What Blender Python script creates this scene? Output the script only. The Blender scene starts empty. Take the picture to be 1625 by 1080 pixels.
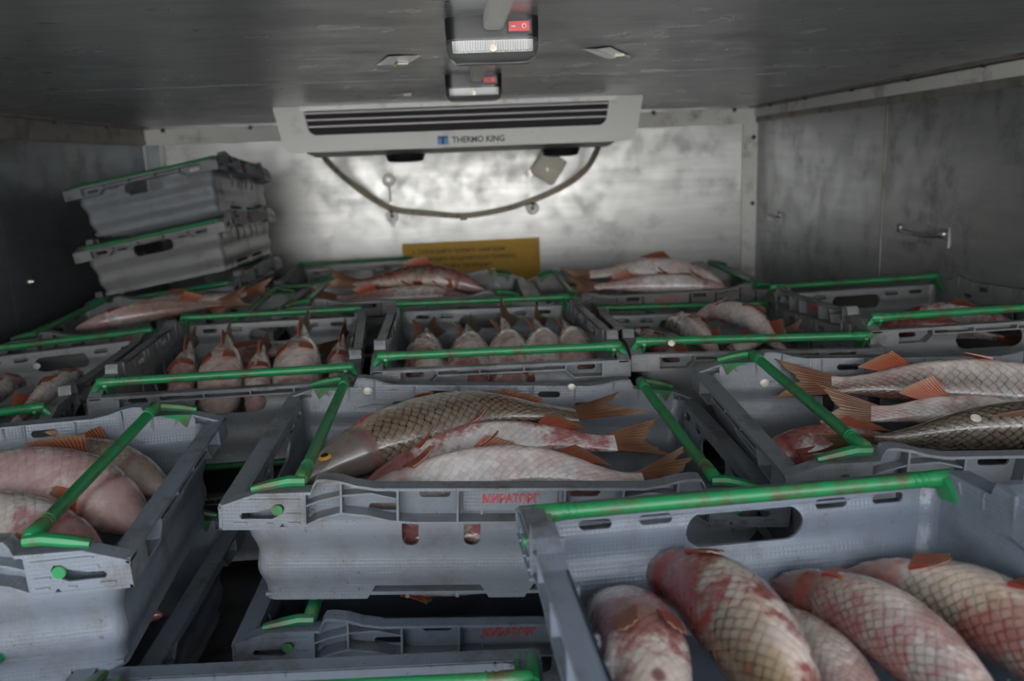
import bpy, bmesh, math, random
from mathutils import Vector, Matrix, Euler
from math import sin, cos, pi, radians

# ------------------------------------------------------------------ camera, sky, exposure
SC = bpy.context.scene
COL = SC.collection
H0 = 0.655                      # camera height above the truck bed
def cam_setup():
    f, pitch, yaw, roll = 1362.0, radians(11.92), radians(2.30), radians(2.17)
    fw = Vector((sin(yaw)*cos(pitch), cos(yaw)*cos(pitch), -sin(pitch)))
    rt = Vector((cos(yaw), -sin(yaw), 0)); up = rt.cross(fw)
    r2 = rt*cos(roll) - up*sin(roll); u2 = up*cos(roll) + rt*sin(roll)
    m = Matrix((r2, u2, -fw)).transposed().to_4x4()
    m.translation = (0, 0, H0)
    cd = bpy.data.cameras.new('camera'); co = bpy.data.objects.new('camera', cd)
    COL.objects.link(co); co.matrix_world = m
    cd.sensor_width = 36; cd.lens = f*36/1625; cd.clip_start = .02
    cd.dof.use_dof = True; cd.dof.focus_distance = 1.02; cd.dof.aperture_fstop = cd.lens/5.5
    SC.camera = co
cam_setup()
world = bpy.data.worlds.new('overcast_sky'); SC.world = world; world.use_nodes = True
nt = world.node_tree; nt.nodes.clear()
tc = nt.nodes.new('ShaderNodeTexCoord'); sp = nt.nodes.new('ShaderNodeSeparateXYZ')
rp = nt.nodes.new('ShaderNodeValToRGB'); bg = nt.nodes.new('ShaderNodeBackground'); wo = nt.nodes.new('ShaderNodeOutputWorld')
rp.color_ramp.elements[0].position = 0.0; rp.color_ramp.elements[0].color = (1.0, .985, .96, 1)
rp.color_ramp.elements[1].position = 0.6; rp.color_ramp.elements[1].color = (.72, .84, 1.0, 1)
bg.inputs['Strength'].default_value = 3.0
nt.links.new(tc.outputs['Generated'], sp.inputs[0]); nt.links.new(sp.outputs['Z'], rp.inputs[0])
nt.links.new(rp.outputs[0], bg.inputs[0]); nt.links.new(bg.outputs[0], wo.inputs[0])
SC.view_settings.view_transform = 'Standard'; SC.view_settings.look = 'None'
SC.view_settings.exposure = 1.5; SC.view_settings.gamma = 1.0; SC.view_settings.use_curve_mapping = False

fill_sun = bpy.data.lights.new('fill_sun', 'SUN'); fill_sun.energy = 9.0; fill_sun.angle = radians(3); fill_sun.color = (1, .93, .83)
so = bpy.data.objects.new('fill_sun', fill_sun); COL.objects.link(so)
so.rotation_euler = Vector((.60, -.35, -.80)).to_track_quat('-Z', 'Y').to_euler()   # added, from the front left: yard bounce brightens ceiling and right wall

# ------------------------------------------------------------------ materials
def mat(name):
    m = bpy.data.materials.new(name); m.use_nodes = True
    t = m.node_tree; b = t.nodes['Principled BSDF']
    return m, t, b
def N(t, typ, **kw):
    n = t.nodes.new(typ)
    for k, v in kw.items():
        if k.startswith('i_'):
            n.inputs[k[2:].replace('_', ' ')].default_value = v
        else: setattr(n, k, v)
    return n
def L(t, a, b): t.links.new(a, b)
def noise(t, scale, detail=4, rough=.55, vec=None, scl=None):
    n = N(t, 'ShaderNodeTexNoise'); n.inputs['Scale'].default_value = scale
    n.inputs['Detail'].default_value = detail; n.inputs['Roughness'].default_value = rough
    if vec is not None:
        if scl:
            mp = N(t, 'ShaderNodeMapping'); mp.inputs['Scale'].default_value = scl
            L(t, vec, mp.inputs[0]); vec = mp.outputs[0]
        L(t, vec, n.inputs['Vector'])
    return n.outputs['Fac']
def ramp(t, fac, stops):
    r = N(t, 'ShaderNodeValToRGB'); e = r.color_ramp.elements
    while len(e) < len(stops): e.new(.5)
    for el, (p, c) in zip(e, stops):
        el.position = p; el.color = (c, c, c, 1) if isinstance(c, (int, float)) else (*c, 1)
    L(t, fac, r.inputs[0]); return r.outputs[0]
def mix(t, fac, a, b, blend='MIX'):
    n = N(t, 'ShaderNodeMix', data_type='RGBA', blend_type=blend)
    for s, v in ((0, fac), (6, a), (7, b)):
        if hasattr(v, 'is_output') or hasattr(v, 'links'): L(t, v, n.inputs[s])
        else: n.inputs[s].default_value = v if s == 0 else (*v, 1)
    return n.outputs[2]
def mth(t, op, a, b=0.0, c=None):
    n = N(t, 'ShaderNodeMath', operation=op)
    for i, v in enumerate((a, b) if c is None else (a, b, c)):
        if hasattr(v, 'links'): L(t, v, n.inputs[i])
        else: n.inputs[i].default_value = v
    return n.outputs[0]
def bump(t, b, h, strength=.3, dist=.002):
    n = N(t, 'ShaderNodeBump'); n.inputs['Strength'].default_value = strength; n.inputs['Distance'].default_value = dist
    L(t, h, n.inputs['Height']); L(t, n.outputs[0], b.inputs['Normal'])
def objco(t): return N(t, 'ShaderNodeTexCoord').outputs['Object']

def metal(name, col, rough, streak, grime=.5):
    m, t, b = mat(name); o = objco(t)
    s = noise(t, 6, 6, .6, o, streak)
    g = noise(t, 3.2, 7, .68, o)
    g2 = noise(t, 14, 5, .6, o)
    c1 = ramp(t, s, [(.3, tuple(x*.80 for x in col)), (.7, col)])
    dk = ramp(t, mth(t, 'MULTIPLY', g, mth(t, 'ADD', g2, .5)), [(.52, 0), (.66, 1)])
    c = mix(t, mth(t, 'MULTIPLY', dk, grime), c1, tuple(x*.38 for x in col))
    sc = ramp(t, noise(t, 30, 3, .7, o, tuple(x*.35 if x == min(streak) else x for x in streak)), [(.70, 0), (.76, 1)])
    c = mix(t, mth(t, 'MULTIPLY', sc, .35), c, (.75, .8, .85))
    L(t, c, b.inputs['Base Color']); b.inputs['Metallic'].default_value = .85
    L(t, ramp(t, g2, [(.3, rough*.82), (.7, rough*1.25)]), b.inputs['Roughness'])
    bump(t, b, s, .12, .002); return m
M = {}
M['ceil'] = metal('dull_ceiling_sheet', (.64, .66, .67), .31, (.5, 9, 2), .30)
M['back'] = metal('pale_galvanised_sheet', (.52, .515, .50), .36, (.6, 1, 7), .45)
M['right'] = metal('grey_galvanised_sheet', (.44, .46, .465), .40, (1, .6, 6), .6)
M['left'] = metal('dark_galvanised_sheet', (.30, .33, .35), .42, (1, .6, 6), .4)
M['bed'] = metal('truck_bed_metal', (.18, .18, .18), .5, (1, 1, 1), .6)

def simple(name, col, rough=.5, metallic=0, dirt=None, dscale=25, dlo=.55, dhi=.7, spec=.5, damt=.7):
    m, t, b = mat(name); o = objco(t)
    b.inputs['Roughness'].default_value = rough; b.inputs['Metallic'].default_value = metallic
    b.inputs['Specular IOR Level'].default_value = spec
    if dirt:
        f = ramp(t, noise(t, dscale, 6, .65, o), [(dlo, 0), (dhi, 1)])
        L(t, mix(t, mth(t, 'MULTIPLY', f, damt), col, dirt), b.inputs['Base Color'])
    else: b.inputs['Base Color'].default_value = (*col, 1)
    return m
def plastic_grey(name, grime):
    m, t, b = mat(name); o = objco(t)
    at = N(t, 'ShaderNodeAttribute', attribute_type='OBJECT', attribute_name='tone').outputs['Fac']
    base = mix(t, at, (.132, .156, .196), (.165, .162, .150))  # low tone paints the bluish sky light on the front crates into the plastic
    rnd = N(t, 'ShaderNodeObjectInfo').outputs['Random']
    vec = N(t, 'ShaderNodeVectorMath', operation='ADD')
    cmb = N(t, 'ShaderNodeCombineXYZ'); L(t, mth(t, 'MULTIPLY', rnd, 9.0), cmb.inputs[0])
    L(t, o, vec.inputs[0]); L(t, cmb.outputs[0], vec.inputs[1]); v = vec.outputs[0]
    d1 = ramp(t, noise(t, 16, 8, .7, v), [(.50, 0), (.70, 1)])
    d2 = ramp(t, noise(t, 120, 3, .6, v), [(.66, 0), (.72, 1)])
    scr = ramp(t, noise(t, 40, 4, .6, v, (.25, 1, 2.5)), [(.66, 0), (.74, 1)])
    c = mix(t, mth(t, 'MULTIPLY', d1, grime), base, (.062, .046, .028))
    c = mix(t, mth(t, 'MULTIPLY', d2, .6), c, (.06, .036, .018))
    c = mix(t, mth(t, 'MULTIPLY', scr, .22), c, (.42, .42, .41))
    L(t, c, b.inputs['Base Color'])
    L(t, ramp(t, d1, [(0, .36), (1, .62)]), b.inputs['Roughness'])
    # moulded grid of fine squares
    mp = N(t, 'ShaderNodeMapping'); mp.inputs['Scale'].default_value = (250, 250, 250); L(t, o, mp.inputs[0])
    vo = N(t, 'ShaderNodeTexVoronoi', distance='CHEBYCHEV'); vo.inputs['Randomness'].default_value = 0; vo.inputs['Scale'].default_value = 1
    L(t, mp.outputs[0], vo.inputs['Vector'])
    bump(t, b, vo.outputs['Distance'], .5, .0012)
    return m
M['plastic'] = plastic_grey('worn_grey_plastic', .45)
M['plastic_rim'] = plastic_grey('grimy_grey_plastic', .85)
M['green'] = simple('green_plastic_bar', (.013, .175, .060), .38, 0, (.075, .055, .025), 34, .50, .66, .5, .85)
M['red_print'] = simple('red_moulded_print', (.36, .03, .035), .5, 0, (.25, .2, .18), 90, .55, .65)
M['white_plastic'] = simple('off_white_housing', (.66, .65, .61), .42, 0, (.42, .37, .27), 9, .58, .72)
M['white_metal'] = simple('white_painted_trim', (.80, .79, .76), .45, .1, (.30, .24, .17), 12, .54, .70)
M['grey_trim'] = simple('grey_brown_trim', (.34, .31, .28), .5, .5, (.14, .11, .08), 14, .5, .66)
M['black'] = simple('black_plastic', (.012, .012, .014), .3)
M['dark'] = simple('dark_grille_core', (.01, .01, .011), .7)
M['slat'] = simple('grille_slat', (.42, .38, .40), .45, .3)
M['red'] = simple('red_switch', (.62, .02, .02), .3)
M['white'] = simple('white_mark', (.8, .8, .8), .5)
M['blue'] = simple('blue_mark', (.08, .28, .62), .5)
M['ink'] = simple('dark_lettering', (.05, .05, .06), .5)
M['text'] = simple('brown_lettering', (.13, .07, .02), .6)
M['yellow'] = simple('yellow_sign_plate', (.62, .36, .03), .55, 0, (.42, .24, .02), 6, .55, .75)
M['hose'] = simple('beige_hose', (.44, .38, .29), .5, 0, (.13, .10, .07), 30, .5, .7)
M['tag'] = simple('cream_plastic', (.80, .76, .63), .5, 0, (.36, .28, .18), 20, .58, .7)
M['steel'] = simple('bolt_steel', (.55, .52, .48), .35, .9, (.2, .11, .06), 60, .5, .65)
M['bolt'] = simple('dark_bolt', (.10, .10, .10), .35, .8)
M['tape'] = simple('silver_tape', (.92, .92, .90), .18, .9)
M['eye'] = simple('fish_eye', (.02, .015, .01), .08)
M['eye_ring'] = simple('fish_eye_ring', (.55, .28, .05), .25)
M['ground'] = simple('yard_ground', (.30, .29, .27), .9)
def lens_mat():
    m, t, b = mat('clear_ribbed_lens'); b.inputs['Base Color'].default_value = (.93, .94, .94, 1)
    b.inputs['Roughness'].default_value = .06; b.inputs['Transmission Weight'].default_value = .96; b.inputs['IOR'].default_value = 1.35
    return m
M['lens'] = lens_mat()
M['reflector'] = simple('lamp_reflector', (.50, .50, .49), .3, .6)
M['scale'] = simple('loose_scale', (.42, .39, .34), .25)

def fish_mat():
    m, t, b = mat('fish_skin')
    A = lambda n: N(t, 'ShaderNodeAttribute', attribute_type='OBJECT', attribute_name=n).outputs['Fac']
    uv = N(t, 'ShaderNodeTexCoord').outputs['UV']; o = objco(t)
    sx = N(t, 'ShaderNodeSeparateXYZ'); L(t, uv, sx.inputs[0]); u, v = sx.outputs[0], sx.outputs[1]
    bk = mth(t, 'MULTIPLY_ADD', mth(t, 'COSINE', mth(t, 'MULTIPLY', v, 2*pi)), .5, .5)      # 1 along the back, 0 on the belly
    seed = N(t, 'ShaderNodeCombineXYZ'); L(t, A('seed'), seed.inputs[2])
    va = N(t, 'ShaderNodeVectorMath', operation='ADD'); L(t, o, va.inputs[0]); L(t, seed.outputs[0], va.inputs[1]); ov = va.outputs[0]
    n1 = noise(t, 12, 5, .6, ov); n2 = noise(t, 42, 5, .65, ov); n3 = noise(t, 7, 3, .5, ov)
    bkn = mth(t, 'ADD', bk, mth(t, 'MULTIPLY_ADD', n1, .36, -.18))
    side = mix(t, ramp(t, n2, [(.35, 0), (.7, 1)]), (.46, .42, .41), (.76, .72, .71))
    side = mix(t, mth(t, 'MULTIPLY', A('gold'), ramp(t, n3, [(.38, .15), (.6, 1)])), side, (.36, .22, .07))
    belly = mix(t, n1, (.72, .63, .57), (.60, .44, .38))
    c = mix(t, ramp(t, bkn, [(.10, 1), (.34, 0)]), side, belly)
    # staggered scales
    mp = N(t, 'ShaderNodeMapping'); mp.inputs['Rotation'].default_value = (0, 0, pi/4); L(t, uv, mp.inputs[0])
    pre = N(t, 'ShaderNodeMapping'); pre.inputs['Scale'].default_value = (42, 27, 0); L(t, uv, pre.inputs[0]); L(t, pre.outputs[0], mp.inputs[0])
    vo = N(t, 'ShaderNodeTexVoronoi'); vo.inputs['Scale'].default_value = 1.0; vo.inputs['Randomness'].default_value = .22
    L(t, mp.outputs[0], vo.inputs['Vector'])
    cell = N(t, 'ShaderNodeSeparateColor'); L(t, vo.outputs['Color'], cell.inputs[0])
    body = ramp(t, u, [(.205, 0), (.235, 1)])
    dl = N(t, 'ShaderNodeVectorMath', operation='SUBTRACT'); L(t, mp.outputs[0], dl.inputs[0]); L(t, vo.outputs['Position'], dl.inputs[1])
    dt = N(t, 'ShaderNodeVectorMath', operation='DOT_PRODUCT'); L(t, dl.outputs[0], dt.inputs[0]); dt.inputs[1].default_value = (-.707, -.707, 0)
    cres = ramp(t, mth(t, 'ADD', dt.outputs['Value'], .5), [(.35, .15), (.72, 1)])       # dark colour gathers at the root of each scale
    net = mth(t, 'MULTIPLY', mth(t, 'MULTIPLY', ramp(t, vo.outputs['Distance'], [(.26, 0), (.56, 1)]), cres), body)
    c = mix(t, mth(t, 'MULTIPLY', body, ramp(t, cell.outputs[0], [(.2, .0), (.95, .25)])), c, (.27, .25, .26))
    c = mix(t, ramp(t, n3, [(.52, 0), (.68, .55)]), c, (.40, .33, .25))
    dk = mth(t, 'MULTIPLY', mth(t, 'MULTIPLY', A('dark'), mth(t, 'MULTIPLY_ADD', u, .6, .7)), ramp(t, bkn, [(.26, 0), (.70, 1)]))
    dk.node.use_clamp = True
    c = mix(t, mth(t, 'MULTIPLY', dk, .84), c, (.060, .043, .022))
    c = mix(t, mth(t, 'MULTIPLY', net, mth(t, 'MULTIPLY_ADD', dk, .95, mth(t, 'MULTIPLY', mth(t, 'MULTIPLY', A('scl'), .15), ramp(t, n3, [(.35, .2), (.62, 1)])))), c, (.020, .014, .010))
    hm = mth(t, 'MULTIPLY', mth(t, 'SUBTRACT', 1.0, body), mth(t, 'MULTIPLY_ADD', dk, .5, mth(t, 'MULTIPLY', A('dark'), .25)))
    c = mix(t, hm, c, (.10, .09, .09))
    # blood, strongest about the head
    hd = ramp(t, u, [(.10, .25), (.26, 0)])
    rf = ramp(t, mth(t, 'ADD', mth(t, 'ADD', n1, hd), mth(t, 'ADD', mth(t, 'MULTIPLY_ADD', n2, .55, -.275), mth(t, 'MULTIPLY', net, .02))), [(.455, 0), (.56, 1)])
    c = mix(t, mth(t, 'MULTIPLY', rf, A('red')), c, (.20, .010, .012))
    gill = ramp(t, u, [(.185, 0), (.20, 1), (.212, 1), (.235, 0)])
    c = mix(t, mth(t, 'MULTIPLY', gill, mth(t, 'MULTIPLY_ADD', A('red'), .6, .2)), c, (.20, .015, .015))
    # vent
    du = mth(t, 'MULTIPLY', mth(t, 'SUBTRACT', u, .665), 1.6); dv = mth(t, 'SUBTRACT', v, .5)
    dd = mth(t, 'SQRT', mth(t, 'ADD', mth(t, 'MULTIPLY', du, du), mth(t, 'MULTIPLY', dv, dv)))
    c = mix(t, ramp(t, dd, [(.018, .85), (.036, 0)]), c, (.12, .02, .025))
    L(t, c, b.inputs['Base Color'])
    L(t, ramp(t, cell.outputs[1], [(.0, .16), (1, .42)]), b.inputs['Roughness'])
    b.inputs['Coat Weight'].default_value = .55; b.inputs['Coat Roughness'].default_value = .14
    h = mth(t, 'ADD', mth(t, 'MULTIPLY', net, -1.0), mth(t, 'MULTIPLY', n2, .35))
    bump(t, b, h, .32, .0016)
    return m
M['fish'] = fish_mat()
def fin_mat():
    m, t, b = mat('fish_fin'); A = lambda n: N(t, 'ShaderNodeAttribute', attribute_type='OBJECT', attribute_name=n).outputs['Fac']
    uv = N(t, 'ShaderNodeTexCoord').outputs['UV']; sx = N(t, 'ShaderNodeSeparateXYZ'); L(t, uv, sx.inputs[0])
    rays = mth(t, 'SINE', mth(t, 'MULTIPLY', sx.outputs[0], 80.0)); r = ramp(t, mth(t, 'MULTIPLY_ADD', rays, .5, .5), [(.2, 0), (.8, 1)])
    red = mix(t, A('brown'), (.20, .022, .014), (.045, .024, .012))
    pale = mix(t, A('brown'), (.36, .10, .045), (.115, .066, .034))
    c = mix(t, r, red, pale)
    c = mix(t, ramp(t, mth(t, 'ADD', sx.outputs[1], mth(t, 'MULTIPLY', noise(t, 30, 3, .6, uv), .3)), [(.75, 0), (1.2, .6)]), c, (.24, .15, .09))
    L(t, c, b.inputs['Base Color']); b.inputs['Roughness'].default_value = .35
    bump(t, b, r, .4, .001); return m
M['fin'] = fin_mat()

# ------------------------------------------------------------------ mesh helpers
class MB:
    def __init__(s): s.v = []; s.f = []
    def add(s, vs, fs):
        o = len(s.v); s.v += [tuple(p) for p in vs]; s.f += [tuple(i+o for i in f) for f in fs]; return s
    def hexa(s, p):            # p: 8 points, bottom ring then top ring
        return s.add(p, [(3, 2, 1, 0), (4, 5, 6, 7), (0, 1, 5, 4), (1, 2, 6, 5), (2, 3, 7, 6), (3, 0, 4, 7)])
    def box(s, a, b):
        (x0, y0, z0), (x1, y1, z1) = a, b
        x0, x1 = sorted((x0, x1)); y0, y1 = sorted((y0, y1)); z0, z1 = sorted((z0, z1))
        return s.hexa([(x0, y0, z0), (x1, y0, z0), (x1, y1, z0), (x0, y1, z0), (x0, y0, z1), (x1, y0, z1), (x1, y1, z1), (x0, y1, z1)])
    def bbox(s, a, b, r):      # box with chamfered vertical and top/bottom edges
        (x0, y0, z0), (x1, y1, z1) = a, b
        rings = []
        for z, k in ((z0, r), (z0+r, 0), (z1-r, 0), (z1, r)):
            ring = []
            for cx, cy, a0 in ((x1-r, y1-r, 0), (x0+r, y1-r, 90), (x0+r, y0+r, 180), (x1-r, y0+r, 270)):
                for q in range(4):
                    an = radians(a0+q*30); ring.append((cx+(r-k*.7)*cos(an), cy+(r-k*.7)*sin(an), z))
            rings.append(ring)
        return s.loft(rings, True, True)
    def loft(s, rings, closed=True, caps=False):
        n = len(rings[0]); o = len(s.v)
        for r in rings: s.v += [tuple(p) for p in r]
        for i in range(len(rings)-1):
            for j in range(n if closed else n-1):
                a = o+i*n+j; b = o+i*n+(j+1) % n; s.f.append((a, b, b+n, a+n))
        if caps:
            s.f.append(tuple(o+j for j in reversed(range(n)))); s.f.append(tuple(o+(len(rings)-1)*n+j for j in range(n)))
        return s
    def tube(s, path, r, n=10, caps=True, squash=1.0):
        P = [Vector(p) for p in path]; rings = []; up = Vector((0, 0, 1))
        for i, p in enumerate(P):
            t = (P[min(i+1, len(P)-1)]-P[max(i-1, 0)]).normalized()
            a = t.cross(up)
            if a.length < 1e-3: a = t.cross(Vector((0, 1, 0)))
            a.normalize(); b = t.cross(a).normalized()
            rr = r[i] if isinstance(r, (list, tuple)) else r
            rings.append([p+a*cos(2*pi*k/n)*rr+b*sin(2*pi*k/n)*rr*squash for k in range(n)])
        return s.loft(rings, True, caps)
    def disc(s, c, ax, r, h, n=16, r2=None):
        c = Vector(c); ax = Vector(ax).normalized(); return s.tube([c, c+ax*h], [r, r if r2 is None else r2], n)
    def prism(s, poly, fn, d0, d1):   # poly (a,b) list, fn(a,b,d)->point
        n = len(poly)
        return s.add([fn(a, b, d0) for a, b in poly]+[fn(a, b, d1) for a, b in poly],
                     [tuple(reversed(range(n))), tuple(range(n, 2*n))]+[(i, (i+1) % n, n+(i+1) % n, n+i) for i in range(n)])
    def strip(s, pts, th, fn, d0, d1):  # ledge following a polyline (a,b)
        for (a0, b0), (a1, b1) in zip(pts[:-1], pts[1:]):
            s.prism([(a0, b0-th), (a1, b1-th), (a1, b1), (a0, b0)], fn, d0, d1)
        return s
    def mesh(s, name, m, smooth=False):
        me = bpy.data.meshes.new(name); me.from_pydata(s.v, [], s.f)
        bm = bmesh.new(); bm.from_mesh(me); bmesh.ops.recalc_face_normals(bm, faces=bm.faces); bm.to_mesh(me); bm.free()
        if m: me.materials.append(M[m] if isinstance(m, str) else m)
        if smooth:
            me.polygons.foreach_set('use_smooth', [True]*len(me.polygons)); me.set_sharp_from_angle(angle=radians(38))
        me.update(); return me
    def build(s, name, m, parent=None, smooth=False): return link(name, s.mesh(name, m, smooth), parent)
def link(name, data, parent=None):
    o = bpy.data.objects.new(name, data); COL.objects.link(o)
    if parent: o.parent = parent
    return o
def tag(o, label, cat, group=None):
    o['label'] = label; o['category'] = cat
    if group: o['group'] = group
    return o
def struct(o): o['kind'] = 'structure'; return o
def empty(name, loc=(0, 0, 0)):
    o = bpy.data.objects.new(name, None); COL.objects.link(o); o.location = loc; o.empty_display_size = .05; return o
def fill2d(outline, holes, th):
    """flat panel with holes, thickness th, as (verts, faces) in (a, b, t)"""
    cu = bpy.data.curves.new('tmp', 'CURVE'); cu.dimensions = '2D'; cu.fill_mode = 'BOTH'; cu.extrude = th/2
    for pl in [outline]+holes:
        sp = cu.splines.new('POLY'); sp.points.add(len(pl)-1); sp.use_cyclic_u = True
        for p, (a, b) in zip(sp.points, pl): p.co = (a, b, 0, 1)
    ob = bpy.data.objects.new('tmp', cu); me = bpy.data.meshes.new_from_object(ob)
    bpy.data.objects.remove(ob); bpy.data.curves.remove(cu); return me
def oblong(cx, cy, w, h, n=5):
    r = min(w, h)/2; pts = []
    for k in range(4):
        sx, sy = ((1, 1), (-1, 1), (-1, -1), (1, -1))[k]
        for q in range(n):
            an = radians(90*k+90*q/(n-1)); pts.append((cx+sx*(w/2-r)+r*cos(an), cy+sy*(h/2-r)+r*sin(an)))
    return pts
def text_mesh(body, size, m, extrude=.0006, bold=0.0, align='CENTER'):
    cu = bpy.data.curves.new('tmp', 'FONT'); cu.body = body; cu.size = size; cu.extrude = extrude; cu.offset = bold
    cu.align_x = align; cu.align_y = 'CENTER'; cu.resolution_u = 3
    ob = bpy.data.objects.new('tmp', cu); me = bpy.data.meshes.new_from_object(ob); bpy.data.objects.remove(ob); bpy.data.curves.remove(cu)
    me.materials.clear(); me.materials.append(M[m]); return me
def V(x, y, z): return (x, y, z+H0)

# ------------------------------------------------------------------ the truck body
XL, XR, ZC, YB, Y0 = -1.135, 1.035, .154+H0, 3.135, -.35
def slab(name, a, b, m, parent=None): return MB().box(a, b).build(name, m, parent)
floor = struct(slab('floor', (XL-.05, Y0, -.06), (XR+.05, YB+.05, 0), 'bed'))
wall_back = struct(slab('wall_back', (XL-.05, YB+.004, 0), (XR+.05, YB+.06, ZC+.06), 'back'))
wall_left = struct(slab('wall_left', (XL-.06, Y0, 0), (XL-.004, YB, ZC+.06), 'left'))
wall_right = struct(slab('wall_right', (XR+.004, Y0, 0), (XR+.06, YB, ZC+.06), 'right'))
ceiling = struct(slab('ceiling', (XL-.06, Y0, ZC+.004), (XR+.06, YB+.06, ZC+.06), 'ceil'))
g = .0012
def sheets_y(parent, x0, x1, seams, m, zt):
    for a, b in zip(seams[:-1], seams[1:]): slab('sheet', (x0, a+g, .001), (x1, b-g, zt), m, parent)
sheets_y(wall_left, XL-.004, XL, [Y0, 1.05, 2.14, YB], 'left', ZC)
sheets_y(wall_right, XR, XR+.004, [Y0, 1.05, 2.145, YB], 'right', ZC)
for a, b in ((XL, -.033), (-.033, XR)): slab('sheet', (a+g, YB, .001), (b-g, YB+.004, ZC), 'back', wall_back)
for a, b in ((Y0, 1.70), (1.70, YB)): slab('sheet', (XL, a+g, ZC), (XR, b-g, ZC+.004), 'ceil', ceiling)
# cover strips over two sheet joints
for o_, x, y in ((wall_right, XR, 2.145), (wall_left, XL, 2.14)):
    s = -1 if x > 0 else 1
    s > 0 or slab('joint_bead', (x, y-.003, .02), (x+s*.0025, y+.003, ZC-.05), 'grey_trim', o_)
def rivets(parent, pts, ax, r=.007, m='bolt'):
    me = None
    for p in pts:
        if me is None:
            me = MB().tube([Vector((0, 0, 0)), Vector(ax)*.003, Vector(ax)*.006], [r, r*.9, r*.45], 10).mesh('rivet', m, True)
        o = link('rivet', me, parent); o.location = p
t1 = struct(slab('trim_1', (XR-.012, Y0, ZC-.038), (XR, YB, ZC-.010), 'white_metal'))
slab('lower_lip', (XR-.005, Y0, ZC-.056), (XR, YB, ZC-.038), 'grey_trim', t1)
slab('upper_lip', (XR-.030, Y0, ZC-.006), (XR, YB, ZC), 'grey_trim', t1)
rivets(t1, [(XR-.016, y, ZC-.006) for y in (1.35, 1.72, 2.02, 2.32, 2.64, 2.95)], (0, 0, -1))
t2 = struct(slab('trim_2', (XL, YB-.012, ZC-.045), (XR, YB, ZC-.008), 'white_metal'))
slab('lower_lip', (XL, YB-.006, ZC-.062), (XR, YB, ZC-.045), 'white_metal', t2)
rivets(t2, [(x, YB-.013, ZC-.012) for x in (-1.06, -.76, .66, .95)], (0, -1, 0), .008)
t3 = struct(slab('trim_3', (XL, Y0, ZC-.060), (XL+.010, YB, ZC-.008), 'grey_trim'))
slab('upper_lip', (XL, Y0, ZC-.008), (XL+.028, YB, ZC-.001), 'grey_trim', t3)
rivets(t3, [(XL+.016, y, ZC-.009) for y in (2.05, 2.46, 2.80)], (0, 0, -1), .008, 'steel')
t4 = struct(slab('trim_4', (XR-.050, YB-.010, .01), (XR-.012, YB, ZC-.062), 'white_metal'))
slab('return_edge', (XR-.012, YB-.016, .01), (XR, YB, ZC-.062), 'white_metal', t4)
rivets(t4, [(XR-.014, YB-.018, z+H0) for z in (.045, -.19)], (0, -1, 0), .008)
t5 = struct(slab('trim_5', (XL, YB-.008, .01), (XL+.055, YB, ZC-.062), 'left'))
slab('return_edge', (XL+.055, YB-.012, .01), (XL+.068, YB, ZC-.062), 'white_metal', t5)
slab('edge_bead', (XL, YB-.014, .01), (XL+.008, YB, ZC-.062), 'white_metal', t5)
ground = struct(slab('ground', (-30, -40, -1.05), (30, 30, -1.0), 'ground'))

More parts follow.
